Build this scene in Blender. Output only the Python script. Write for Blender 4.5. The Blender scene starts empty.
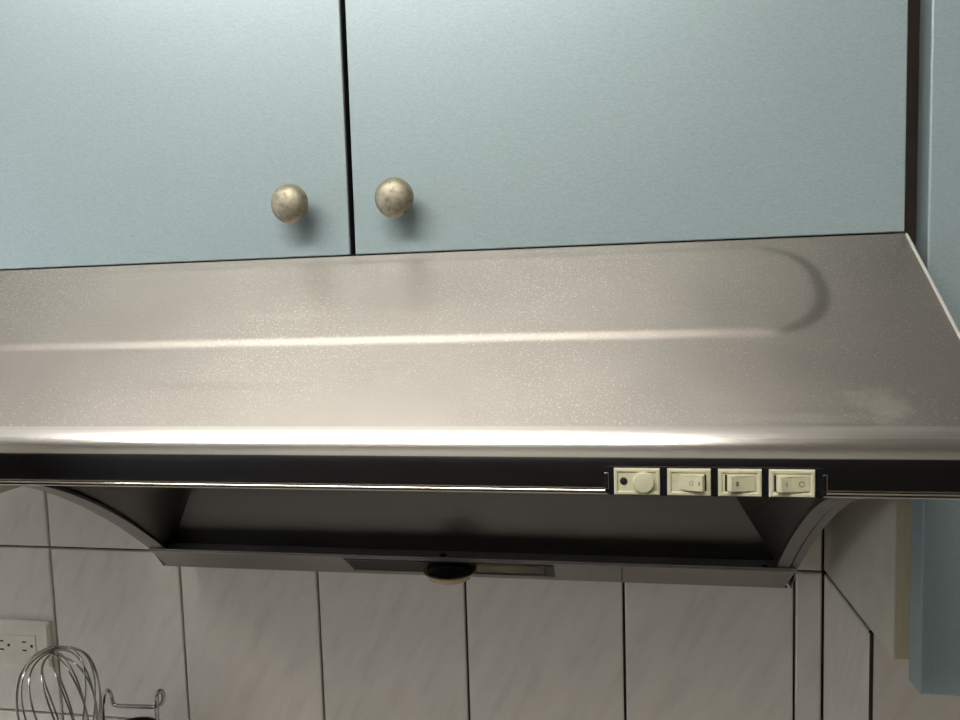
import bpy, bmesh, math, random
from mathutils import Vector, Matrix
random.seed(4)
scene = bpy.context.scene
COL = scene.collection

# ------------------------------------------------------------------ camera
F_PX = 746.35
CAM = Vector((0.7898, -0.9124, 0.3317))
YAW, PITCH, ROLL = -0.1750, -0.0799, -0.0298
fwd = Vector((math.sin(YAW)*math.cos(PITCH), math.cos(YAW)*math.cos(PITCH), math.sin(PITCH)))
r0 = Vector((math.cos(YAW), -math.sin(YAW), 0))
u0 = r0.cross(fwd)
right = r0*math.cos(ROLL) + u0*math.sin(ROLL)
up = u0*math.cos(ROLL) - r0*math.sin(ROLL)
cd = bpy.data.cameras.new('camera')
cd.sensor_width = 36.0
cd.lens = F_PX/960*36.0
cd.clip_start = 0.01
cam = bpy.data.objects.new('camera', cd)
COL.objects.link(cam)
m3 = Matrix((right, up, -fwd)).transposed()
cam.matrix_world = Matrix.Translation(CAM) @ m3.to_4x4()
scene.camera = cam

# ------------------------------------------------------------------ world, exposure
w = bpy.data.worlds.new('world'); scene.world = w; w.use_nodes = True
w.node_tree.nodes['Background'].inputs[0].default_value = (0.75, 0.85, 1.0, 1)
w.node_tree.nodes['Background'].inputs[1].default_value = 4.0
scene.view_settings.view_transform = 'Standard'
scene.view_settings.look = 'None'
scene.view_settings.gamma = 1.0
scene.view_settings.use_curve_mapping = False
scene.view_settings.exposure = -0.64
LAMP_POS = (0.26, -1.30)
LAMP_HALF = (0.66, 0.13)
LAMP_STRENGTH = 40.0
LAMP_COLOR = (1.0, 0.97, 0.935, 1)

# ------------------------------------------------------------------ materials
def srgb(r, g, b):
    f = lambda c: (c/255/12.92) if c/255 <= 0.04045 else ((c/255+0.055)/1.055)**2.4
    return (f(r), f(g), f(b), 1)

class NT:
    def __init__(s, name):
        s.m = bpy.data.materials.new(name); s.m.use_nodes = True
        s.t = s.m.node_tree; s.b = s.t.nodes['Principled BSDF']
    def n(s, typ, **kw):
        x = s.t.nodes.new(typ)
        for k, v in kw.items(): setattr(x, k, v)
        return x
    def l(s, a, b): s.t.links.new(a, b)
    def coord(s, scale=(1, 1, 1), rot=(0, 0, 0), kind='Object'):
        tc = s.n('ShaderNodeTexCoord'); mp = s.n('ShaderNodeMapping')
        mp.inputs['Scale'].default_value = scale; mp.inputs['Rotation'].default_value = rot
        s.l(tc.outputs[kind], mp.inputs[0]); return mp.outputs[0]
    def noise(s, vec, scale, detail=3, rough=0.5):
        x = s.n('ShaderNodeTexNoise'); x.inputs['Scale'].default_value = scale
        x.inputs['Detail'].default_value = detail; x.inputs['Roughness'].default_value = rough
        if vec is not None: s.l(vec, x.inputs['Vector'])
        return x.outputs['Fac']
    def ramp(s, fac, stops):
        x = s.n('ShaderNodeValToRGB'); e = x.color_ramp.elements
        while len(e) < len(stops): e.new(0.5)
        for i, (p, c) in enumerate(stops):
            e[i].position = p; e[i].color = c if len(c) == 4 else (*c, 1)
        s.l(fac, x.inputs[0]); return x.outputs[0]
    def maprange(s, fac, a, b, c, d):
        x = s.n('ShaderNodeMapRange')
        for i, v in zip((1, 2, 3, 4), (a, b, c, d)): x.inputs[i].default_value = v
        s.l(fac, x.inputs[0]); return x.outputs[0]
    def bump(s, fac, strength, dist):
        x = s.n('ShaderNodeBump'); x.inputs['Strength'].default_value = strength
        x.inputs['Distance'].default_value = dist
        s.l(fac, x.inputs['Height']); s.l(x.outputs[0], s.b.inputs['Normal'])
    def set(s, **kw):
        for k, v in kw.items(): s.b.inputs[k.replace('_', ' ')].default_value = v

def plain(name, col, rough=0.5, metal=0.0, var=0.06, scale=60, bump=0.0, **kw):
    a = NT(name); a.set(Roughness=rough, Metallic=metal, **kw)
    v = a.coord()
    nz = a.noise(v, scale)
    lo = tuple(c*(1-var) for c in col[:3]); hi = tuple(min(1, c*(1+var)) for c in col[:3])
    a.l(a.ramp(nz, [(0.3, lo), (0.7, hi)]), a.b.inputs['Base Color'])
    if bump: a.bump(nz, bump, 0.001)
    return a.m

def steel(name, col, rough, spread=0.08, speck=False, aniso=0.0, brush=0.15):
    a = NT(name); a.set(Metallic=1.0, Anisotropic=aniso)
    if aniso:
        tv = a.n('ShaderNodeCombineXYZ')
        for i, c_ in enumerate((0.0, -0.783, -0.622)): tv.inputs[i].default_value = c_
        a.l(tv.outputs[0], a.b.inputs['Tangent'])
    br = a.noise(a.coord((6, 900, 900)), 1.0, 2)
    cl = a.noise(a.coord((1, 1, 1)), 9.0, 4, 0.6)
    ro = a.n('ShaderNodeMath', operation='ADD')
    a.l(a.maprange(br, 0.3, 0.7, rough-spread, rough+spread), ro.inputs[0])
    a.l(a.maprange(cl, 0.3, 0.7, -spread*0.6, spread*0.6), ro.inputs[1])
    a.l(ro.outputs[0], a.b.inputs['Roughness'])
    lo = tuple(c*0.94 for c in col[:3]); hi = tuple(min(1, c*1.05) for c in col[:3])
    base = a.ramp(cl, [(0.3, lo), (0.7, hi)])
    if speck:                       # grease specks, coloured pale to stand in for their glints
        sp = a.noise(a.coord((1, 1, 1)), 880.0, 2, 0.6)
        msk = a.ramp(sp, [(0.57, (0, 0, 0)), (0.66, (1, 1, 1))])
        den = a.ramp(a.noise(a.coord(), 5.0, 3), [(0.35, (0.05,)*3), (0.75, (0.8,)*3)])
        mul = a.n('ShaderNodeMix', data_type='RGBA', blend_type='MULTIPLY'); mul.inputs[0].default_value = 1
        a.l(msk, mul.inputs[6]); a.l(den, mul.inputs[7])
        mx = a.n('ShaderNodeMix', data_type='RGBA'); mx.inputs[7].default_value = (0.96, 0.91, 0.80, 1)
        a.l(mul.outputs[2], mx.inputs[0]); a.l(base, mx.inputs[6])
        base = mx.outputs[2]
        # pale dried smear near the right front corner
        tc = a.n('ShaderNodeTexCoord'); ds = a.n('ShaderNodeVectorMath', operation='DISTANCE')
        ds.inputs[1].default_value = (0.929, -0.497, 0.272); a.l(tc.outputs['Object'], ds.inputs[0])
        ad = a.n('ShaderNodeMath', operation='MULTIPLY_ADD'); ad.inputs[1].default_value = 0.035
        a.l(a.noise(a.coord(), 75.0, 4, 0.6), ad.inputs[0]); a.l(ds.outputs['Value'], ad.inputs[2])
        sm = a.n('ShaderNodeMix', data_type='RGBA'); sm.inputs[7].default_value = (0.80, 0.75, 0.66, 1)
        a.l(a.maprange(ad.outputs[0], 0.033, 0.021, 0.0, 0.38), sm.inputs[0]); a.l(base, sm.inputs[6])
        base = sm.outputs[2]
        fine = a.noise(a.coord(), 900.0, 2, 0.7)
        a.bump(fine, 0.22, 0.0004)
    else:
        a.bump(br, brush*0.3, 0.0002)
    a.l(base, a.b.inputs['Base Color'])
    return a.m

M = {}
M['hood_top'] = steel('steel_hood_top', (0.44, 0.40, 0.355), 0.44, 0.03, True, 0.65)
def lip_mat():
    a = NT('steel_lip_polished'); a.set(Metallic=1.0, Anisotropic=0.5)
    tv = a.n('ShaderNodeCombineXYZ')
    for i, c_ in enumerate((0.0, -0.783, -0.622)): tv.inputs[i].default_value = c_
    a.l(tv.outputs[0], a.b.inputs['Tangent'])
    br = a.noise(a.coord((3, 700, 700)), 1.0, 3)
    tc = a.n('ShaderNodeTexCoord'); sx = a.n('ShaderNodeSeparateXYZ'); a.l(tc.outputs['Object'], sx.inputs[0])
    ro = a.n('ShaderNodeMath', operation='ADD')
    a.l(a.maprange(sx.outputs[2], 0.2620, 0.2500, 0.44, 0.08), ro.inputs[0])
    a.l(a.maprange(br, 0.3, 0.7, -0.02, 0.03), ro.inputs[1])
    a.l(ro.outputs[0], a.b.inputs['Roughness'])
    a.l(a.ramp(br, [(0.3, (0.50, 0.47, 0.43)), (0.7, (0.55, 0.52, 0.48))]), a.b.inputs['Base Color'])
    return a.m
M['lip'] = lip_mat()
M['hood_in'] = steel('steel_inner', (0.13, 0.123, 0.115), 0.42, 0.06)  # base colour darkened in place of the dark surroundings this steel reflects
M['hood_chan'] = steel('steel_channel', (0.27, 0.26, 0.24), 0.38, 0.05)
M['ledge'] = steel('steel_ledge', (0.5, 0.48, 0.45), 0.55, 0.05)
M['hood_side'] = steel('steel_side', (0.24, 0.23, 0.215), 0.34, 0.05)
M['wire'] = steel('steel_wire', (0.40, 0.385, 0.36), 0.22, 0.05)
M['seam'] = plain('seam_bright', (0.72, 0.70, 0.64), 0.3, 0.6)
M['black'] = plain('black_plastic', (0.008, 0.009, 0.012), 0.25)
M['dark'] = plain('dark_hole', (0.006, 0.006, 0.006), 0.6)
M['ivory'] = plain('ivory_plastic', srgb(196, 192, 160), 0.38, 0, 0.04, 120)
M['print'] = plain('grey_print', srgb(110, 106, 88), 0.6)
M['plate'] = plain('outlet_plastic', srgb(226, 219, 206), 0.35, 0, 0.03)
M['brown'] = plain('slot_brown', (0.02, 0.015, 0.01), 0.6)
M['white_lam'] = plain('white_laminate', srgb(205, 203, 186), 0.5, 0, 0.05, 30)
M['carcass'] = plain('dark_carcass', (0.035, 0.032, 0.03), 0.7)
M['paint'] = plain('wall_paint', srgb(225, 222, 214), 0.8, 0, 0.03, 8)
M['paint_dim'] = plain('wall_paint_brown', srgb(140, 132, 124), 0.8, 0, 0.05, 8)
M['ceil'] = plain('ceiling_paint', srgb(235, 232, 225), 0.85, 0, 0.03, 8)
M['floor'] = plain('floor_brown', srgb(112, 100, 88), 0.4, 0, 0.2, 14)
M['reflect_dark'] = plain('lip_reflect_dark', srgb(36, 34, 36), 0.5, 0, 0.25, 10)
M['worktop'] = plain('worktop_stone', srgb(208, 203, 194), 0.25, 0, 0.12, 90)
M['grout'] = plain('grout', srgb(52, 42, 32), 0.9, 0, 0.2, 200)
M['filler'] = plain('brown_filler', srgb(175, 160, 148), 0.6, 0, 0.1, 30)
M['reflect_brown'] = plain('lip_reflect_brown', srgb(112, 84, 62), 0.5, 0, 0.2, 12)
M['cup'] = plain('dark_cup', (0.02, 0.018, 0.018), 0.3)

def door_mat():
    a = NT('blue_green_laminate'); a.set(Roughness=0.40, Metallic=0.3)
    a.b.inputs['Specular IOR Level'].default_value = 0.5
    g = a.noise(a.coord((500, 500, 1300)), 1.0, 3, 0.6)
    c = a.noise(a.coord(), 4.0, 3)
    mx = a.n('ShaderNodeMix', data_type='RGBA', blend_type='MULTIPLY'); mx.inputs[0].default_value = 1
    a.l(a.ramp(g, [(0.3, srgb(150, 167, 168)), (0.7, srgb(164, 181, 182))]), mx.inputs[6])
    a.l(a.ramp(c, [(0.3, (0.95, 0.95, 0.95)), (0.7, (1, 1, 1))]), mx.inputs[7])
    a.l(mx.outputs[2], a.b.inputs['Base Color'])
    a.bump(g, 0.025, 0.0005)
    return a.m
M['door'] = door_mat()

def band_mat():
    a = NT('yellowed_edge'); a.set(Roughness=0.7)
    s = a.noise(a.coord((40, 40, 6)), 1.0, 4, 0.65)
    a.l(a.ramp(s, [(0.40, srgb(202, 198, 178)), (0.62, srgb(192, 182, 150)), (0.8, srgb(150, 124, 84))]), a.b.inputs['Base Color'])
    return a.m
M['band'] = band_mat()

def tile_mat():
    a = NT('marbled_tile'); a.set(Roughness=0.22)
    tc = a.n('ShaderNodeTexCoord'); oi = a.n('ShaderNodeObjectInfo')
    ad = a.n('ShaderNodeVectorMath', operation='MULTIPLY_ADD')
    ad.inputs[1].default_value = (7.3, 3.1, 5.7)
    cb = a.n('ShaderNodeCombineXYZ')
    for i in range(3): a.l(oi.outputs['Random'], cb.inputs[i])
    a.l(cb.outputs[0], ad.inputs[0]); a.l(tc.outputs['Object'], ad.inputs[2])
    mp = a.n('ShaderNodeMapping', vector_type='TEXTURE'); mp.inputs['Rotation'].default_value = (0, math.radians(28), 0)
    mp.inputs['Scale'].default_value = (1/60, 1/8, 1/12)
    a.l(ad.outputs[0], mp.inputs[0])
    nz = a.noise(mp.outputs[0], 1.0, 5, 0.62)
    a.l(a.ramp(nz, [(0.28, srgb(213, 206, 196)), (0.46, srgb(223, 216, 206)), (0.7, srgb(229, 222, 212))]), a.b.inputs['Base Color'])
    return a.m
M['tile'] = tile_mat()

def brass_mat():
    a = NT('antique_brass'); a.set(Metallic=0.7)
    s = a.noise(a.coord(), 260.0, 4, 0.7)
    a.l(a.ramp(s, [(0.30, srgb(122, 116, 101)), (0.5, srgb(160, 153, 134)), (0.75, srgb(180, 168, 138))]), a.b.inputs['Base Color'])
    a.l(a.maprange(s, 0.3, 0.7, 0.6, 0.48), a.b.inputs['Roughness'])
    a.bump(s, 0.12, 0.0006)
    return a.m
M['brass'] = brass_mat()

def amber_mat():
    a = NT('amber_oil_cup'); a.set(Roughness=0.15)
    a.b.inputs['Transmission Weight'].default_value = 0.25
    s = a.noise(a.coord(), 40.0, 3)
    a.l(a.ramp(s, [(0.3, srgb(176, 152, 108)), (0.7, srgb(205, 182, 138))]), a.b.inputs['Base Color'])
    return a.m
M['amber'] = amber_mat()

def glass_mat():
    a = NT('lamp_glass_reflection'); a.set(Roughness=0.25)
    a.b.inputs['Transmission Weight'].default_value = 0.35
    s = a.noise(a.coord((14, 30, 30)), 1.0, 3)
    a.l(a.ramp(s, [(0.4, srgb(46, 44, 38)), (0.62, srgb(120, 106, 60))]), a.b.inputs['Base Color'])  # yellowish patches in the colour stand in for a reflection on dark glass
    return a.m
M['lamp_glass'] = glass_mat()

def lamp_mat():
    a = NT('lamp_diffuser'); a.set(Roughness=0.5)
    s = a.noise(a.coord(), 3.0)
    a.l(a.ramp(s, [(0, (0.9, 0.9, 0.88)), (1, (0.95, 0.95, 0.93))]), a.b.inputs['Base Color'])
    a.b.inputs['Emission Color'].default_value = LAMP_COLOR
    a.b.inputs['Emission Strength'].default_value = LAMP_STRENGTH
    return a.m
M['lamp'] = lamp_mat()

# ------------------------------------------------------------------ mesh helpers
def box(bm, x0, x1, y0, y1, z0, z1, bev=0.0, seg=2):
    r = bmesh.ops.create_cube(bm, size=1.0)
    vs = r['verts']
    for v in vs:
        v.co = Vector(((x0+x1)/2 + v.co.x*(x1-x0), (y0+y1)/2 + v.co.y*(y1-y0), (z0+z1)/2 + v.co.z*(z1-z0)))
    if bev > 0:
        es = list({e for v in vs for e in v.link_edges})
        bmesh.ops.bevel(bm, geom=es, offset=bev, segments=seg, profile=0.5, affect='EDGES')

def loft(bm, rings, closed=True, cap=True):
    R = [[bm.verts.new(p) for p in ring] for ring in rings]
    n = len(R[0])
    for a, b in zip(R, R[1:]):
        for i in range(n if closed else n-1):
            j = (i+1) % n
            bm.faces.new((a[i], a[j], b[j], b[i]))
    if cap and closed:
        bm.faces.new(list(reversed(R[0]))); bm.faces.new(R[-1])
    return R

def prism(bm, poly, x0, x1):
    """poly: list of (y,z); extruded along X"""
    loft(bm, [[(x0, y, z) for y, z in poly], [(x1, y, z) for y, z in poly]])

def lathe(bm, prof, origin, axis, n=32):
    """prof: list of (radius, height along axis)"""
    ax = Vector(axis).normalized()
    t = Vector((1, 0, 0)) if abs(ax.x) < 0.9 else Vector((0, 0, 1))
    a = ax.cross(t).normalized(); b = ax.cross(a)
    o = Vector(origin)
    rings = [[o + ax*h + (a*math.cos(2*math.pi*i/n) + b*math.sin(2*math.pi*i/n))*max(r, 1e-5) for i in range(n)] for r, h in prof]
    loft(bm, rings)

def tube(bm, pts, rad, n=8, closed=False):
    pts = [Vector(p) for p in pts]
    rings = []
    m = len(pts)
    prev = None
    for i in range(m):
        if closed: t = pts[(i+1) % m] - pts[i-1]
        else: t = pts[min(i+1, m-1)] - pts[max(i-1, 0)]
        t.normalize()
        if prev is None:
            h = Vector((0, 0, 1)) if abs(t.z) < 0.9 else Vector((1, 0, 0))
            a = t.cross(h).normalized()
        else:
            a = (prev - t*prev.dot(t)).normalized()
        prev = a; b = t.cross(a)
        rings.append([pts[i] + (a*math.cos(2*math.pi*k/n) + b*math.sin(2*math.pi*k/n))*rad for k in range(n)])
    if closed: rings.append([v.copy() for v in rings[0]])
    loft(bm, rings, cap=not closed)

def smooth_path(pts, sub=6):
    pts = [Vector(p) for p in pts]; out = []
    for i in range(len(pts)-1):
        p0 = pts[max(i-1, 0)]; p1 = pts[i]; p2 = pts[i+1]; p3 = pts[min(i+2, len(pts)-1)]
        for k in range(sub):
            t = k/sub
            out.append(0.5*((2*p1) + (p2-p0)*t + (2*p0-5*p1+4*p2-p3)*t*t + (3*p1-p0-3*p2+p3)*t**3))
    out.append(pts[-1]); return out

def obj(name, bm, mat, parent=None, smooth=None, origin=None):
    bmesh.ops.recalc_face_normals(bm, faces=bm.faces)
    me = bpy.data.meshes.new(name)
    if origin is not None:
        for v in bm.verts: v.co -= Vector(origin)
    bm.to_mesh(me); bm.free()
    me.materials.append(M[mat])
    if smooth is not None:
        for p in me.polygons: p.use_smooth = True
        me.set_sharp_from_angle(angle=math.radians(smooth))
    o = bpy.data.objects.new(name, me); COL.objects.link(o)
    if origin is not None: o.location = origin
    if parent is not None:
        o.parent = parent
        p = parent; off = Vector((0, 0, 0))
        while p is not None: off += p.location; p = p.parent
        o.location = o.location - off
    return o

def tag(o, label, cat, group=None):
    o['label'] = label; o['category'] = cat
    if group: o['group'] = group
    return o

def thing(name, loc, label, cat, group=None):
    o = bpy.data.objects.new(name, None); COL.objects.link(o); o.location = loc
    o.empty_display_size = 0.05
    return tag(o, label, cat, group)

def struct(name, bm, mat, parent=None):
    o = obj(name, bm, mat, parent); o['kind'] = 'structure'; return o

def NB(): return bmesh.new()
def bx(name, mat, parent, *a, bev=0.0, seg=2, smooth=None):
    b = NB(); box(b, *a, bev=bev, seg=seg); return obj(name, b, mat, parent, smooth)

# pixel -> point on a plane (axis = value)
def at(px, py, axis, val):
    d = right*((px-480)/F_PX) - up*((py-360)/F_PX) + fwd
    t = (val - CAM[axis])/d[axis]
    return CAM + d*t

# ------------------------------------------------------------------ the room
X0, X1, Y0, Z0, Z1 = -1.3, 2.0, -2.5, -1.27, 1.33
b = NB(); box(b, X0, X1, Y0, 0.1, Z0-0.1, Z0); struct('floor', b, 'floor')
b = NB(); box(b, X0, X1, Y0, 0.1, Z1, Z1+0.1); struct('ceiling', b, 'ceil')
WY0, WY1, WZ0, WZ1 = -2.0, -0.75, -0.30, 0.95
b = NB()
box(b, X0-0.1, X0, Y0, 0.1, Z0, WZ0); box(b, X0-0.1, X0, Y0, 0.1, WZ1, Z1)
box(b, X0-0.1, X0, Y0, WY0, WZ0, WZ1); box(b, X0-0.1, X0, WY1, 0.1, WZ0, WZ1)
struct('wall_left', b, 'paint')
b = NB()
for ya, yb, za, zb in ((WY0, WY1, WZ0, WZ0+0.04), (WY0, WY1, WZ1-0.04, WZ1), (WY0, WY0+0.04, WZ0, WZ1), (WY1-0.04, WY1, WZ0, WZ1),
                       ((WY0+WY1)/2-0.025, (WY0+WY1)/2+0.025, WZ0, WZ1)):
    box(b, X0-0.07, X0-0.02, ya, yb, za, zb)
struct('window_1', b, 'paint')
b = NB(); box(b, X1, X1+0.1, Y0, 0.1, Z0, Z1); struct('wall_right', b, 'paint_dim')
b = NB(); box(b, X0, X1, Y0-0.1, Y0, Z0, Z1); struct('wall_front', b, 'paint')
b = NB(); box(b, X0, X1, Y0, Y0+0.04, Z0, 0.55); struct('lip_reflect_1', b, 'reflect_dark')  # unseen dark panelling, added so the hood lip reflects black
b = NB(); box(b, X0+0.03, X1, Y0+0.04, Y0+0.07, -0.50, -0.40); struct('lip_reflect_2', b, 'reflect_brown')  # unseen rail, added for a brown streak in the lip's reflection
b = NB(); box(b, X0, X0+0.03, Y0+0.04, -0.66, Z0, -0.31); box(b, X0, X0+0.03, Y0+0.04, -2.03, -0.31, 0.55); struct('lip_reflect_3', b, 'reflect_dark')  # unseen dark panels, added to keep the lip's left end reflecting dark
b = NB(); box(b, X0, X1, 0.006, 0.1, Z0, Z1)
wall = struct('wall_back', b, 'grout')

# glazed wall tiles, each a piece of the wall; 200 x 247 mm, dark recessed joints
TW, TH, JO = 0.2, 0.2469, 0.0032
tile_cache = {}
def tile_mesh(wd, ht):
    key = (round(wd, 4), round(ht, 4))
    if key not in tile_cache:
        b = NB()
        hx, hz, c = wd/2, ht/2, 0.0016
        loft(b, [[(-hx, 0.008, -hz), (hx, 0.008, -hz), (hx, 0.008, hz), (-hx, 0.008, hz)],
                 [(-hx, 0.0012, -hz), (hx, 0.0012, -hz), (hx, 0.0012, hz), (-hx, 0.0012, hz)],
                 [(-hx+c, 0, -hz+c), (hx-c, 0, -hz+c), (hx-c, 0, hz-c), (-hx+c, 0, hz-c)]])
        bmesh.ops.recalc_face_normals(b, faces=b.faces)
        me = bpy.data.meshes.new('tile'); b.to_mesh(me); b.free(); me.materials.append(M['tile'])
        tile_cache[key] = me
    return tile_cache[key]
def tile(xa, xb, za, zb, y=0.0, parent=None, side=False):
    me = tile_mesh(xb-xa-JO, zb-za-JO)
    o = bpy.data.objects.new('tile', me); COL.objects.link(o)
    if side:      # xa..xb measured along -Y on a face that looks to -X (y = its X position)
        o.location = (y, -(xa+xb)/2, (za+zb)/2); o.rotation_euler = (0, 0, -math.pi/2)
    else:
        o.location = ((xa+xb)/2, y, (za+zb)/2)
    o.parent = parent
    return o
COUNTER_Z = -0.43
XC = 1.0322            # left face of the tiled pillar
rows = [(-TH, 0), (0, TH), (TH, 2*TH), (COUNTER_Z, -TH)]
for za, zb in rows:
    for k in range(-6, 5): tile(k*TW, (k+1)*TW, za, zb, 0, wall)
    tile(5*TW, XC, za, zb, 0, wall)

# tiled pillar to the right of the hood
b = NB(); box(b, XC+0.006, XC+0.5, -0.155, 0.006, COUNTER_Z+0.0005, 0.0)
box(b, XC+0.022, XC+0.5, -0.155, 0.006, 0.0, Z1)
box(b, XC+0.0004, XC+0.0030, -0.1612, -0.1550, COUNTER_Z+0.0005, -0.0005)
pil = struct('wall_pillar', b, 'grout')
for za, zb in ((-TH, 0), (COUNTER_Z, -TH)):
    tile(0.0, 0.1605, za, zb, XC, pil, side=True)
    tile(XC+0.0010, XC+TW, za, zb, -0.1615, pil); tile(XC+TW, XC+2*TW, za, zb, -0.1615, pil)

# ------------------------------------------------------------------ cabinets
def knob(parent, x, y, z):
    b = NB()
    prof = [(0.0062, -0.001), (0.0062, 0.0012), (0.0050, 0.002), (0.0048, 0.008), (0.0062, 0.0105),
            (0.0108, 0.0125), (0.0136, 0.0140), (0.0143, 0.0156), (0.0140, 0.0170), (0.0130, 0.0179)]
    for i in range(1, 8):
        t = i/7*math.pi/2
        prof.append((0.0130*math.cos(t), 0.0179 + 0.0062*math.sin(t)))
    lathe(b, prof, (x, y, z), (0, -1, 0), 40)
    k = obj('knob', b, 'brass', parent, 40)
    b = NB(); lathe(b, [(0.0072, 0), (0.0072, 0.0008), (0.0064, 0.0014)], (x, y, z), (0, -1, 0), 32)
    obj('knob_base', b, 'brass', parent, 40)
    return k

XG, XL, XR = 0.6015, 0.2225, 0.9805     # centre, left and right of hood
YD, ZD = -0.377, 0.3683                 # door face and door bottom
ZTOP = 1.18
cab = thing('wall_cabinet', (XG, -0.17, ZD), 'blue-green two-door wall cabinet with round brass knobs above the range hood', 'cabinet')
b = NB()
box(b, XL+0.003, XR-0.022, -0.355, -0.002, 0.40, 0.418)
box(b, XL+0.003, XR-0.022, -0.355, -0.002, ZTOP-0.02, ZTOP)
box(b, XL+0.003, XL+0.021, -0.355, -0.002, 0.3685, ZTOP)
box(b, XR-0.040, XR-0.022, -0.355, -0.002, 0.3685, ZTOP)
box(b, XL+0.01, XR-0.03, -0.012, -0.002, 0.40, ZTOP)
box(b, XL+0.003, XR-0.022, -0.3545, -0.33, 0.3685, 0.376)
obj('body', b, 'carcass', cab)
GAP = 0.0021
for xa, xb, kx in ((XL+0.001, XG-GAP, XG-0.0410), (XG+GAP, XR, XG+0.0380)):
    d = bx('door', 'door', cab, xa, xb, YD, -0.356, ZD, ZTOP, bev=0.0007)
    knob(d, kx, YD, 0.4060)
    if xb < XG: bx('edge_strip', 'dark', d, xb, xb+0.0007, YD+0.0006, -0.3565, ZD+0.0006, ZTOP-0.001)

bx('filler_strip', 'filler', cab, 0.962, 1.0455, -0.2235, -0.2215, 0.3685, ZTOP)

# tall cabinet at the right, shallower, on the pillar
rc = thing('wall_cabinet', (1.25, -0.19, 0.0), 'long blue-green wall cabinet with white side panel right of the range hood', 'cabinet')
bx('side_panel', 'white_lam', rc, XC, XC+0.018, -0.2195, -0.001, 0.0035, ZTOP, bev=0.0006)
bx('edge_band', 'band', rc, XC+0.0008, XC+0.0300, -0.2208, -0.2194, 0.0035, ZTOP)
b = NB()
for za, zb in ((0.060, 0.078), (ZTOP-0.02, ZTOP)): box(b, 1.0625, 1.45, -0.3560, -0.163, za, zb)
box(b, 1.0625, 1.080, -0.3560, -0.163, 0.078, ZTOP-0.02)
box(b, 1.432, 1.45, -0.3560, -0.163, 0.078, ZTOP-0.02)
obj('body', b, 'white_lam', rc)
bx('door', 'door', rc, 0.9945, 1.455, YD, -0.3566, 0.0530, ZTOP, bev=0.0012)

# cabinet at the left, only a corner of its side panel shows below the hood lip
lc = thing('wall_cabinet', (-0.1, -0.16, 0.148), 'wall cabinet showing only a white panel corner at the left edge below the hood lip', 'cabinet')
LX = 0.17
bx('side_panel', 'white_lam', lc, LX-0.018, LX, -0.33, -0.001, 0.1485, ZTOP, bev=0.0006)
b = NB()
box(b, -0.40, LX-0.0185, -0.33, -0.001, 0.149, 0.167)
box(b, -0.40, LX-0.0185, -0.33, -0.001, ZTOP-0.02, ZTOP)
box(b, -0.418, -0.4, -0.33, -0.001, 0.149, ZTOP)
obj('body', b, 'white_lam', lc)
bx('door', 'door', lc, -0.418, LX-0.012, -0.352, -0.331, 0.135, ZTOP, bev=0.0012)

# ------------------------------------------------------------------ range hood
hood = thing('range_hood', (XG, -0.27, 0.005), 'stainless steel range hood with rounded front lip and four ivory switches', 'range hood')
SP = Vector((0, YD, 0.3672)); SD = Vector((0, -0.783, -0.622)); SN = Vector((0, -0.622, 0.783))
VL = 0.169
def slope(x, v, h=0.0):
    p = SP + SD*v + SN*h; return Vector((x, p.y, p.z))
def sstep(a, b_, x):
    t = max(0, min(1, (x-a)/(b_-a))); return t*t*(3-2*t)
EX0, EX1, EV0, EV1, ER = 2*XG-0.922, 0.922, 0.0055, 0.1000, 0.043
def emboss(x, v):
    cx, cv = (EX0+EX1)/2, (EV0+EV1)/2
    qx = abs(x-cx) - ((EX1-EX0)/2-ER); qv = abs(v-cv) - ((EV1-EV0)/2-ER)
    d = math.hypot(max(qx, 0), max(qv, 0)) + min(max(qx, qv), 0) - ER
    return 0.0014*sstep(0.0, -0.0085, d) if d < 0 else 0.0
b = NB()
NU, NV = 260, 110
G = []
for j in range(NV+1):
    v = VL*j/NV; row = []
    for i in range(NU+1):
        x = XL + (XR-XL)*i/NU
        row.append(b.verts.new(slope(x, v, emboss(x, v))))
    G.append(row)
for j in range(NV):
    for i in range(NU):
        b.faces.new((G[j][i], G[j][i+1], G[j+1][i+1], G[j+1][i]))
# folded top behind the doors, same sheet
back = [b.verts.new((XL + (XR-XL)*i/NU, -0.004, 0.3672)) for i in range(NU+1)]
for i in range(NU): b.faces.new((G[0][i+1], G[0][i], back[i], back[i+1]))
top = obj('top_panel', b, 'hood_top', hood, 25)

# front lip: rounds over from the slope to a short upright face with a bead below
S = slope(0, VL); LR = 0.025
c0 = Vector((S.y, S.z)) - Vector((SN.y, SN.z))*LR
prof = []
a0 = math.atan2(SN.z, SN.y)
for i in range(17):
    a = a0 + (math.pi - a0)*i/16
    prof.append((c0.x + LR*math.cos(a), c0.y + LR*math.sin(a)))
yF = prof[-1][0]; zB = 0.2268
prof += [(yF, zB+0.0046), (yF+0.0010, zB+0.0036)]
for i in range(9):
    a = math.pi*0.62 + math.pi*0.85*i/8
    prof.append((yF+0.0022 + 0.0016*math.cos(a), zB+0.0016 + 0.0016*math.sin(a)))
prof += [(yF+0.028, zB+0.0005), (yF+0.028, zB+0.006)]
b = NB()
loft(b, [[(XL, y, z) for y, z in prof], [(XR, y, z) for y, z in prof]], closed=False)
lip = obj('front_lip', b, 'lip', hood, 40)

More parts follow.
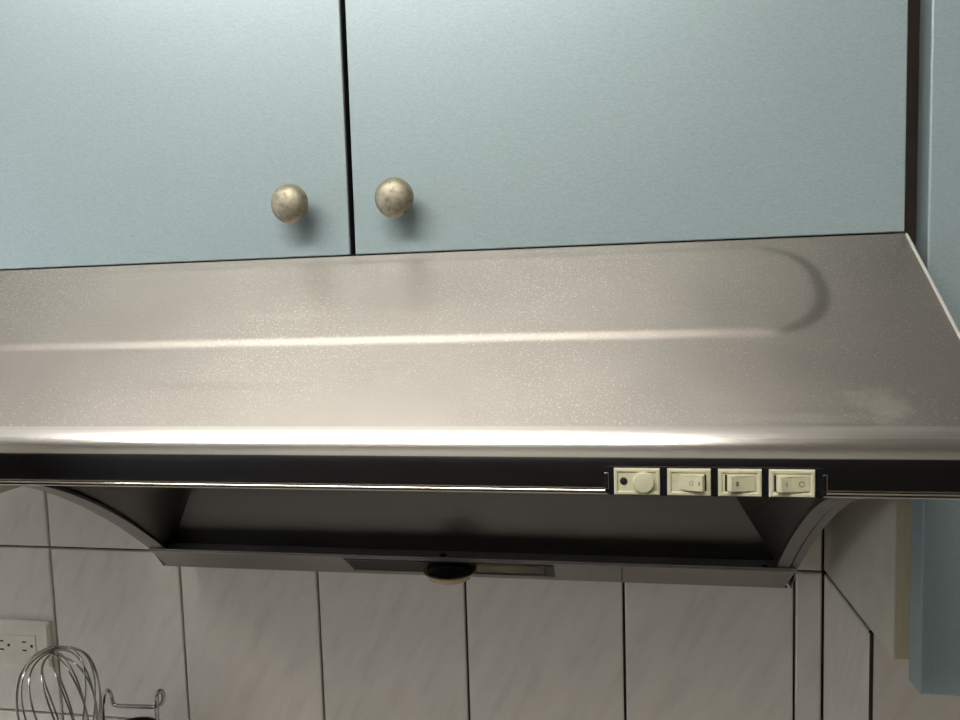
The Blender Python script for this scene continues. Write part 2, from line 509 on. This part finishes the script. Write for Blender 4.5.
# side panels with the arched lower edge
arc = smooth_path([(0, yF+0.012, 0.2285), (0, -0.44, 0.2130), (0, -0.35, 0.1885), (0, -0.2727, 0.1590), (0, -0.2150, 0.1278),
                   (0, -0.1600, 0.0905), (0, -0.1200, 0.0590), (0, -0.0895, 0.0335)], 6)
arc2 = [(p.y, p.z) for p in arc]
lipy = [p for p in prof[:17]]
outline = [(-0.004, 0.3655)] + [(YD, 0.3655)] + lipy + [(yF, zB+0.002)] + arc2 + [(-0.0668, 0.005), (-0.004, 0.005)]
for xa, xb in ((XL-0.0012, XL+0.0), (XR, XR+0.0012)):
    b = NB(); prism(b, outline, xa, xb); obj('side_panel', b, 'hood_side', hood)
# inner side skin 9 mm inside, the dark joint between shows on the right
for s, xe in ((1, XL), (-1, XR)):
    b = NB()
    rings = []
    for y, z in arc2:
        rings.append([(xe, y, z), (xe+s*0.0065, y, z+0.0005)])
    for A, B in zip(rings, rings[1:]):
        b.faces.new([b.verts.new(p) for p in (A[0], A[1], B[1], B[0])])
    bmesh.ops.remove_doubles(b, verts=b.verts, dist=1e-5)
    obj('outer_rim', b, 'hood_side', hood, 30)
    b = NB()
    xa, xb = xe+s*0.0085, xe+s*0.0210
    for (y, z), (y2, z2) in zip(arc2, arc2[1:]):
        b.faces.new([b.verts.new(p) for p in ((xa, y, z-0.0012), (xb, y, z+0.0005), (xb, y2, z2+0.0005), (xa, y2, z2-0.0012))])
        b.faces.new([b.verts.new(p) for p in ((xa, y, z-0.0012), (xa, y2, z2-0.0012), (xa, y2+0.003, z2+0.005), (xa, y+0.003, z+0.005))])
        b.faces.new([b.verts.new(p) for p in ((xb, y, z+0.0005), (xb, y2, z2+0.0005), (xb, y2, z2+0.004), (xb, y, z+0.004))])
    bmesh.ops.remove_doubles(b, verts=b.verts, dist=1e-5)
    obj('arched_flange', b, 'hood_side', hood, 30)

# inner hopper: back panel leaning forward, side facets leaning inward, roof
zl = 0.037; yb0 = -0.070
ia, ib = XL+0.0165, XR-0.0165
ta, tb = XL+0.14, XR-0.14
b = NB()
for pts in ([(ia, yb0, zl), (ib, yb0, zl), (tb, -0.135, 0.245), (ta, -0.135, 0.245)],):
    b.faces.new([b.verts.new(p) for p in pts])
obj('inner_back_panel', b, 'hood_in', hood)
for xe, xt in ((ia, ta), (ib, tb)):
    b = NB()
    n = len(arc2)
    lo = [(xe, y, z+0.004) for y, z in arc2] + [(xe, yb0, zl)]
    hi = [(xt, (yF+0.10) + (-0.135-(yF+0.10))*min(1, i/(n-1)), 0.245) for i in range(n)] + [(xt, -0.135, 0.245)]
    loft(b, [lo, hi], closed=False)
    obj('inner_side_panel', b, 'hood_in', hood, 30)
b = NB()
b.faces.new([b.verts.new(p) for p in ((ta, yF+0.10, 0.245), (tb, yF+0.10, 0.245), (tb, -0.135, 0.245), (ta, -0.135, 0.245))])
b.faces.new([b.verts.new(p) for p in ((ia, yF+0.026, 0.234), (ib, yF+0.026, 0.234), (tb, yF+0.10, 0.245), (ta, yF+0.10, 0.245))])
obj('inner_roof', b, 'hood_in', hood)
# ledge in front of the back panel and the sloping oil channel below it
yl_, zt = -0.0975, 0.0355
b = NB()
box(b, XL+0.001, XR-0.001, yl_, yb0, zl-0.0012, zl)
box(b, XL+0.001, XR-0.001, yl_, yl_+0.0012, zt-0.001, zl+0.0012)
obj('ledge', b, 'ledge', hood)
XS = at(622, 576, 1, -0.082).x
for xa, xb, trim in ((XL+0.001, XS-0.0004, (0, 0)), (XS+0.0004, XR-0.001, (0, 0))):
    b = NB()
    ea = 0.004 if xa < 0.5 else 0.0
    eb = 0.006 if xb > 0.9 else 0.0
    A = [(xa, -0.0955, zt), (xb, -0.0955, zt), (xb-eb, -0.0668, 0.005), (xa+ea, -0.0668, 0.005)]
    n = Vector((0, 0.0018, 0.0017))
    loft(b, [A, [tuple(Vector(p)+n) for p in A]])
    obj('oil_channel', b, 'hood_chan', hood)
bx('bottom_panel', 'hood_side', hood, XL+0.003, XR-0.003, -0.0665, -0.004, 0.005, 0.0065)
bx('back_panel', 'hood_side', hood, XL, XR, -0.004, -0.0025, 0.005, 0.3655)
def screw(px, py, rad=0.0034):
    p = at(px, py, 2, zl)
    b = NB(); lathe(b, [(rad, 0), (rad, 0.0008), (rad*0.7, 0.0014), (rad*0.4, 0.0012)], (p.x, p.y, zl), (0, 0, 1), 20)
    obj('screw', b, 'dark', hood, 40)
screw(165, 547.5); screw(443, 555.5, 0.0045); screw(765, 567)

# lamp window in the oil channel
def chan(x, t, h=0.0):       # t 0 top .. 1 bottom, h out of the sheet
    y = -0.0955 + 0.0287*t; z = zt - 0.0305*t
    return (x, y-0.73*h, z-0.685*h)
wa, wb = 0.4735, 0.7220
def quad_plate(name, mat, xa, xb, t0, t1, h0, h1, skew=0.0, parent=hood):
    b = NB()
    A = [chan(xa, t0, h0), chan(xb, t0, h0), chan(xb, t1, h0), chan(xa+skew, t1, h0)]
    B = [chan(xa, t0, h1), chan(xb, t0, h1), chan(xb, t1, h1), chan(xa+skew, t1, h1)]
    loft(b, [A, B]); return obj(name, b, mat, parent)
lw = quad_plate('lamp_window', 'dark', wa, wb, 0.14, 0.74, 0.0001, 0.0004, 0.006)
quad_plate('glass_cover', 'lamp_glass', XG+0.012, wb-0.012, 0.20, 0.62, 0.0005, 0.0014, 0.0, lw)
quad_plate('window_end', 'black', wb-0.009, wb, 0.14, 0.74, 0.0004, 0.0018, 0.0, lw)
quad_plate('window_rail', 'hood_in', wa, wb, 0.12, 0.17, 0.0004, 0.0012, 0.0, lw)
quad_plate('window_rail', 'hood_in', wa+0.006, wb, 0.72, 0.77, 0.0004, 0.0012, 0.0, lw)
# oil cup under the middle
cp = at(450, 571, 1, -0.092)
b = NB()
lathe(b, [(0.004, -0.0075), (0.016, -0.0065), (0.025, -0.002), (0.0285, 0.003), (0.0305, 0.0045), (0.0305, 0.0058),
          (0.0275, 0.0058), (0.0235, 0.001), (0.014, -0.0035), (0.003, -0.0045)], (cp.x, -0.092, 0.0165), (0, 0, 1), 40)
cup = obj('oil_cup', b, 'amber', hood, 40); cup['label'] = 'amber oil cup under the hood centre'
b = NB(); lathe(b, [(0.0255, 0.0052), (0.0262, 0.0085), (0.020, 0.012), (0.012, 0.0135)], (cp.x, -0.092, 0.0165), (0, 0, 1), 32)
obj('cup_seat', b, 'black', cup, 40)

# bright folded seam on the right and left edges of the top
for xe in (XR+0.0004, XL-0.0004):
    b = NB(); tube(b, [slope(xe, 0.002, 0.0006), slope(xe, VL-0.002, 0.0006)], 0.0009, 8)
    e = obj('edge_seam', b, 'seam', hood, 40)

# switch strip
pa = at(604.5, 481, 1, yF); pb = at(827, 486, 1, yF)
zs0, zs1 = zB+0.0004, zB+0.0156
b = NB()
r = 0.0035
pts = []
for cx, cz, a1 in ((pb.x-r, zs1-r, 0), (pa.x+r, zs1-r, 90), (pa.x+r, zs0+r, 180), (pb.x-r, zs0+r, 270)):
    for i in range(6):
        a = math.radians(a1 + 90*i/5); pts.append((cx + r*math.cos(a), cz + r*math.sin(a)))
loft(b, [[(x, yF+0.003, z) for x, z in pts], [(x, yF-0.0007, z) for x, z in pts]])
sw = obj('switch_strip', b, 'black', hood)
for xx in (pa.x+0.0012, pb.x-0.0012):
    b = NB(); box(b, xx-0.0012, xx+0.0012, yF-0.0016, yF, zs0+0.003, zs1-0.003, bev=0.0005)
    obj('strip_end_cap', b, 'lip', hood)

def bezel(name, xa, xb):
    b = NB(); yo, yi, t = yF-0.0026, yF-0.0006, 0.0016
    z0, z1 = zs0+0.0006, zs1-0.0006
    def ring(x0, x1, a, c, y): return [(x0, y, a), (x1, y, a), (x1, y, c), (x0, y, c)]
    e = 0.0005
    loft(b, [ring(xa, xb, z0, z1, yF), ring(xa, xb, z0, z1, yo+e), ring(xa+e, xb-e, z0+e, z1-e, yo),
             ring(xa+t, xb-t, z0+t, z1-t, yo), ring(xa+t+e, xb-t-e, z0+t+e, z1-t-e, yo+0.0006)])
    o = obj(name, b, 'ivory', hood); return o, yo, z0, z1
def rocker(px0, px1, style):
    xa, xb = at(px0, 484, 1, yF-0.0026).x, at(px1, 484, 1, yF-0.0026).x
    o, yo, z0, z1 = bezel('rocker_switch', xa, xb)
    wd = xb-xa; ym = yo+0.0006
    zc0, zc1 = z0+0.0030, z1-0.0030
    if style == 'right': ra, rm, rb = xa+0.28*wd, xa+0.50*wd, xb-0.15*wd
    elif style == 'left': ra, rm, rb = xa+0.20*wd, xa+0.52*wd, xb-0.15*wd
    else: ra, rm, rb = xa+0.15*wd, xa+0.46*wd, xb-0.12*wd
    hi, lo_, mid = 0.0040, 0.0005, 0.0014
    prof = [(ra, hi*0.85 if style != 'right' else lo_), (rm, mid), (rb, hi if style == 'right' else lo_)]
    if style == 'right': hip = (rb, rb-0.0012)
    b = NB()
    P = [(ra, ym+0.0002)] + [(x, ym-h) for x, h in prof] + [(rb, ym+0.0002)]
    if style == 'right': P = [(ra, ym+0.0002), (ra, ym-lo_), (rm, ym-mid), (rb-0.0015, ym-hi), (rb, ym-hi*0.55), (rb, ym+0.0002)]
    else: P = [(ra, ym+0.0002), (ra, ym-hi*0.55), (ra+0.0015, ym-hi), (rm, ym-mid), (rb, ym-lo_), (rb, ym+0.0002)]
    loft(b, [[(x, y, zc0) for x, y in P], [(x, y, zc1) for x, y in P]])
    bmesh.ops.bevel(b, geom=list(b.edges), offset=0.0003, segments=2, affect='EDGES')
    obj('rocker', b, 'ivory', o, 35)
    # dark slot on the raised side
    xs = rb+0.0005 if style == 'right' else ra-0.0005
    bx('slot', 'dark', o, xs-0.0005, xs+0.0005, ym-0.0002, ym+0.0003, zc0-0.0002, zc1+0.0002)
    zc = (zc0+zc1)/2
    def mark(shape, x, y, sx, sz, tilt):
        b = NB()
        if shape == 'bar': box(b, x-sx/2, x+sx/2, y-0.0001, y, zc-sz/2, zc+sz/2)
        elif shape == 'ring':
            tube(b, [(x + sx/2*math.cos(2*math.pi*i/24), y, zc + sz/2*math.sin(2*math.pi*i/24)) for i in range(24)], 0.00022, 6, True)
        elif shape == 'rect':
            for k in (-1, 1):
                box(b, x-sx/2, x+sx/2, y-0.0001, y, zc+k*sz/2-0.0001, zc+k*sz/2+0.0001)
                box(b, x+k*sx/2-0.0001, x+k*sx/2+0.0001, y-0.0001, y, zc-sz/2, zc+sz/2)
        elif shape == 'lines':
            for k in (-1, 0, 1): box(b, x-sx/2, x+sx/2, y-0.0001, y, zc+k*sz/3-0.0002, zc+k*sz/3+0.0002)
        c = Vector((x, y, zc)); R = Matrix.Rotation(tilt, 4, 'Z')
        for v in b.verts: v.co = c + R @ (v.co - c)
        obj('mark', b, 'print', o)
    def face(x):
        for (xa_, ya_), (xb_, yb_) in zip(P, P[1:]):
            if xb_ > xa_ + 1e-6 and xa_ <= x <= xb_:
                t = (x-xa_)/(xb_-xa_); return ya_ + (yb_-ya_)*t - 0.0001, math.atan2(yb_-ya_, xb_-xa_)
    if style == 'right':
        x = rm + 0.08*wd-0.0008; y, a = face(x); mark('rect', x, y, 0.0016, 0.0020, a)
        x = rm + 0.25*wd-0.0008; y, a = face(x); mark('bar', x, y, 0.0007, 0.0018, a)
    elif style == 'left':
        x = rm - 0.10*wd; y, a = face(x); mark('lines', x, y, 0.0018, 0.0024, a)
    else:
        x = rm - 0.10*wd; y, a = face(x); mark('bar', x, y, 0.0005, 0.0020, a)
        x = rm + 0.24*wd; y, a = face(x); mark('ring', x, y, 0.0026, 0.0026, a)
    return o
rocker(667.5, 711, 'right'); rocker(718.5, 762, 'left'); rocker(769.5, 815.5, 'onoff')
xa, xb = at(614, 481, 1, yF-0.0026).x, at(660, 481, 1, yF-0.0026).x
o, yo, z0, z1 = bezel('push_switch', xa, xb)
zc = (z0+z1)/2; xc = xa+0.64*(xb-xa); ym = yo+0.0006
b = NB(); lathe(b, [(0.0054, -0.0002), (0.0054, 0.0022), (0.0050, 0.0027), (0.0036, 0.0029), (0.001, 0.0030)], (xc, ym, zc), (0, -1, 0), 32)
obj('push_button', b, 'ivory', o, 30)
b = NB(); lathe(b, [(0.0019, -0.0002), (0.0019, 0.0004), (0.0010, 0.0007)], (xa+0.21*(xb-xa), ym, zc+0.0003), (0, -1, 0), 24)
obj('indicator', b, 'dark', o, 30)

# ------------------------------------------------------------------ wall outlet
px1, px0 = -0.0050, -0.1250
pz1, pz0 = -0.1065, -0.1770
ol = thing('wall_outlet', (-0.065, 0, pz0), 'cream double wall outlet on the tiles behind the whisk', 'outlet')
b = NB()
def rr(x0, x1, z0, z1, y, r=0.004):
    out = []
    for cx, cz, a1 in ((x1-r, z1-r, 0), (x0+r, z1-r, 90), (x0+r, z0+r, 180), (x1-r, z0+r, 270)):
        for i in range(5):
            a = math.radians(a1+22.5*i); out.append((cx+r*math.cos(a), y, cz+r*math.sin(a)))
    return out
loft(b, [rr(px0, px1, pz0, pz1, 0.0003), rr(px0, px1, pz0, pz1, -0.005),
         rr(px0+0.003, px1-0.003, pz0+0.006, pz1-0.006, -0.0085, 0.003)])
obj('cover_plate', b, 'plate', ol, 20)
fi = bx('socket_insert', 'plate', ol, -0.1045, -0.0262, -0.0095, -0.0075, -0.157, -0.127, bev=0.0006)
for sx, gx in ((-0.0448, -0.0328), (-0.0820, -0.0702)):
    for dz in (0.0062, -0.0062):
        bx('slot', 'brown', fi, sx-0.0035, sx+0.0035, -0.0097, -0.0085, -0.1427+dz-0.0011, -0.1427+dz+0.0011)
    b = NB(); lathe(b, [(0.0023, 0), (0.0023, 0.0012)], (gx, -0.0085, -0.1422), (0, -1, 0), 16)
    obj('ground_hole', b, 'brown', fi)

# ------------------------------------------------------------------ utensil caddy with the whisk
YC = -0.072
ct = thing('utensil_caddy', (0.155, YC, COUNTER_Z), 'dark utensil cup in a chrome wire stand at the lower left of the tiles', 'utensil holder')
def P(px, py, y=YC): return at(px, py, 1, y)
b = NB()
pts = [P(103, 760), P(103, 720), P(103.2, 703), P(104, 695, YC-0.002), P(107.5, 690.5, YC-0.004), P(111, 695, YC-0.002), P(112.5, 702), P(116, 705.5),
       P(125, 706), P(145, 706.5), P(155, 706.5), P(157, 704, YC-0.003), P(156.5, 697, YC-0.006), P(158, 692, YC-0.004), P(161.5, 691), P(163.5, 696, YC+0.004),
       P(162, 703, YC+0.005), P(158, 706.5, YC+0.003), P(156.5, 712), P(157.5, 720), P(158, 760)]
pts[0].z = COUNTER_Z+0.0025; pts[-1].z = COUNTER_Z+0.0025
pts[0].x = pts[1].x; pts[-1].x = pts[-2].x
tube(b, smooth_path(pts, 7), 0.0026, 10)
obj('wire_frame', b, 'wire', ct, 40)
cc = P(124, 720); cupx = (pts[0].x + pts[-1].x)/2; rim = P(122, 717.5, YC+0.03).z
cr = abs(pts[-1].x-pts[0].x)/2 - 0.004
b = NB()
lathe(b, [(cr*0.92, 0), (cr, 0.004), (cr, rim-COUNTER_Z), (cr-0.002, rim-COUNTER_Z+0.0008), (cr-0.0035, rim-COUNTER_Z), (cr-0.0035, 0.004), (0.001, 0.0035)],
      (cupx, YC, COUNTER_Z+0.0005), (0, 0, 1), 40)
obj('cup', b, 'cup', ct, 40)

# whisk, balloon up, handle in a steel jar below the frame
topP = at(53, 646, 1, -0.135)
botP = Vector((topP.x+0.062, -0.185, COUNTER_Z+0.02))
uj = thing('utensil_jar', (botP.x, botP.y, COUNTER_Z), 'steel utensil jar holding the whisk below the tiles', 'jar')
b = NB(); JR = 0.048
lathe(b, [(JR*0.95, 0), (JR, 0.004), (JR, 0.125), (JR+0.002, 0.128), (JR, 0.131), (JR-0.002, 0.128), (JR-0.002, 0.006), (0.001, 0.005)], (botP.x, botP.y, COUNTER_Z+0.0005), (0, 0, 1), 40)
obj('jar_wall', b, 'wire', uj, 40)
wk = thing('balloon_whisk', botP, 'wire balloon whisk standing balloon-up in front of the wall outlet', 'whisk')
axis = (topP-botP); Lw = axis.length; axis.normalize()
e1 = axis.cross(Vector((0, 1, 0))).normalized(); e2 = axis.cross(e1)
RW, HB = 0.0425, 0.205; hb = Lw-HB
WP = smooth_path([(0, 0, 0), (0.40, 0.018, 0), (0.70, 0.055, 0), (0.90, 0.115, 0), (1.0, 0.215, 0), (0.97, 0.34, 0), (0.82, 0.50, 0),
                  (0.56, 0.70, 0), (0.28, 0.88, 0), (0.09, 1.0, 0)], 5)
for k in range(8):
    a_ = math.pi*k/8 + 0.15; d = e1*math.cos(a_) + e2*math.sin(a_); sw_ = e1*-math.sin(a_) + e2*math.cos(a_)
    sc = 1 - 0.02*(k % 3)
    half = lambda sg: [botP + axis*(Lw - 0.0016*k - HB*p.y*(1-0.0016*k/HB)) + d*(sg*RW*sc*p.x) + sw_*(0.020*math.sin(p.y*math.pi)) for p in WP]
    L_ = list(reversed(half(-1))) + half(1)[1:]
    b = NB(); tube(b, L_, 0.0011, 7)
    obj('whisk_wire', b, 'wire', wk, 60)
b = NB()
lathe(b, [(0.006, 0), (0.0085, 0.003), (0.0095, 0.02), (0.008, hb*0.5), (0.0085, hb-0.005), (0.0065, hb+0.006), (0.004, hb+0.008)], botP, axis, 24)
obj('handle', b, 'wire', wk, 40)

# ------------------------------------------------------------------ below and above the frame
wt = bx('worktop', 'worktop', None, X0+0.01, X1-0.01, -0.62, 0.005, COUNTER_Z-0.04, COUNTER_Z, bev=0.004)
tag(wt, 'grey stone kitchen worktop below the tiled wall', 'worktop')
for i in range(7):
    xa = X0+0.03 + i*0.462
    bc = thing('base_cabinet', (xa+0.23, -0.3, Z0), ('leftmost', 'second from the left', 'third from the left', 'middle one', 'third from the right', 'second from the right', 'rightmost')[i]
               + ' of the blue-green base cabinets under the worktop', 'cabinet', 'base cabinets under the worktop')
    bx('body', 'white_lam', bc, xa, xa+0.4595, -0.57, 0.004, Z0+0.1005, COUNTER_Z-0.0405)
    bx('plinth', 'carcass', bc, xa, xa+0.4595, -0.52, 0.004, Z0+0.0005, Z0+0.1)
    d = bx('door', 'door', bc, xa+0.002, xa+0.457, -0.592, -0.571, Z0+0.11, COUNTER_Z-0.05, bev=0.0012)
    knob(d, xa+(0.42 if i % 2 == 0 else 0.035), -0.592, COUNTER_Z-0.10)

cl = thing('ceiling_lamp', (LAMP_POS[0], LAMP_POS[1], Z1-0.09), 'rectangular white ceiling lamp behind the viewer', 'lamp')
lx, ly = LAMP_POS; hx, hy = LAMP_HALF
bx('lamp_base', 'paint', cl, lx-hx-0.02, lx+hx+0.02, ly-hy-0.02, ly+hy+0.02, Z1-0.040, Z1-0.0005, bev=0.004)
bx('lamp_shade', 'lamp', cl, lx-hx, lx+hx, ly-hy, ly+hy, Z1-0.085, Z1-0.0405, bev=0.012, seg=2, smooth=40)
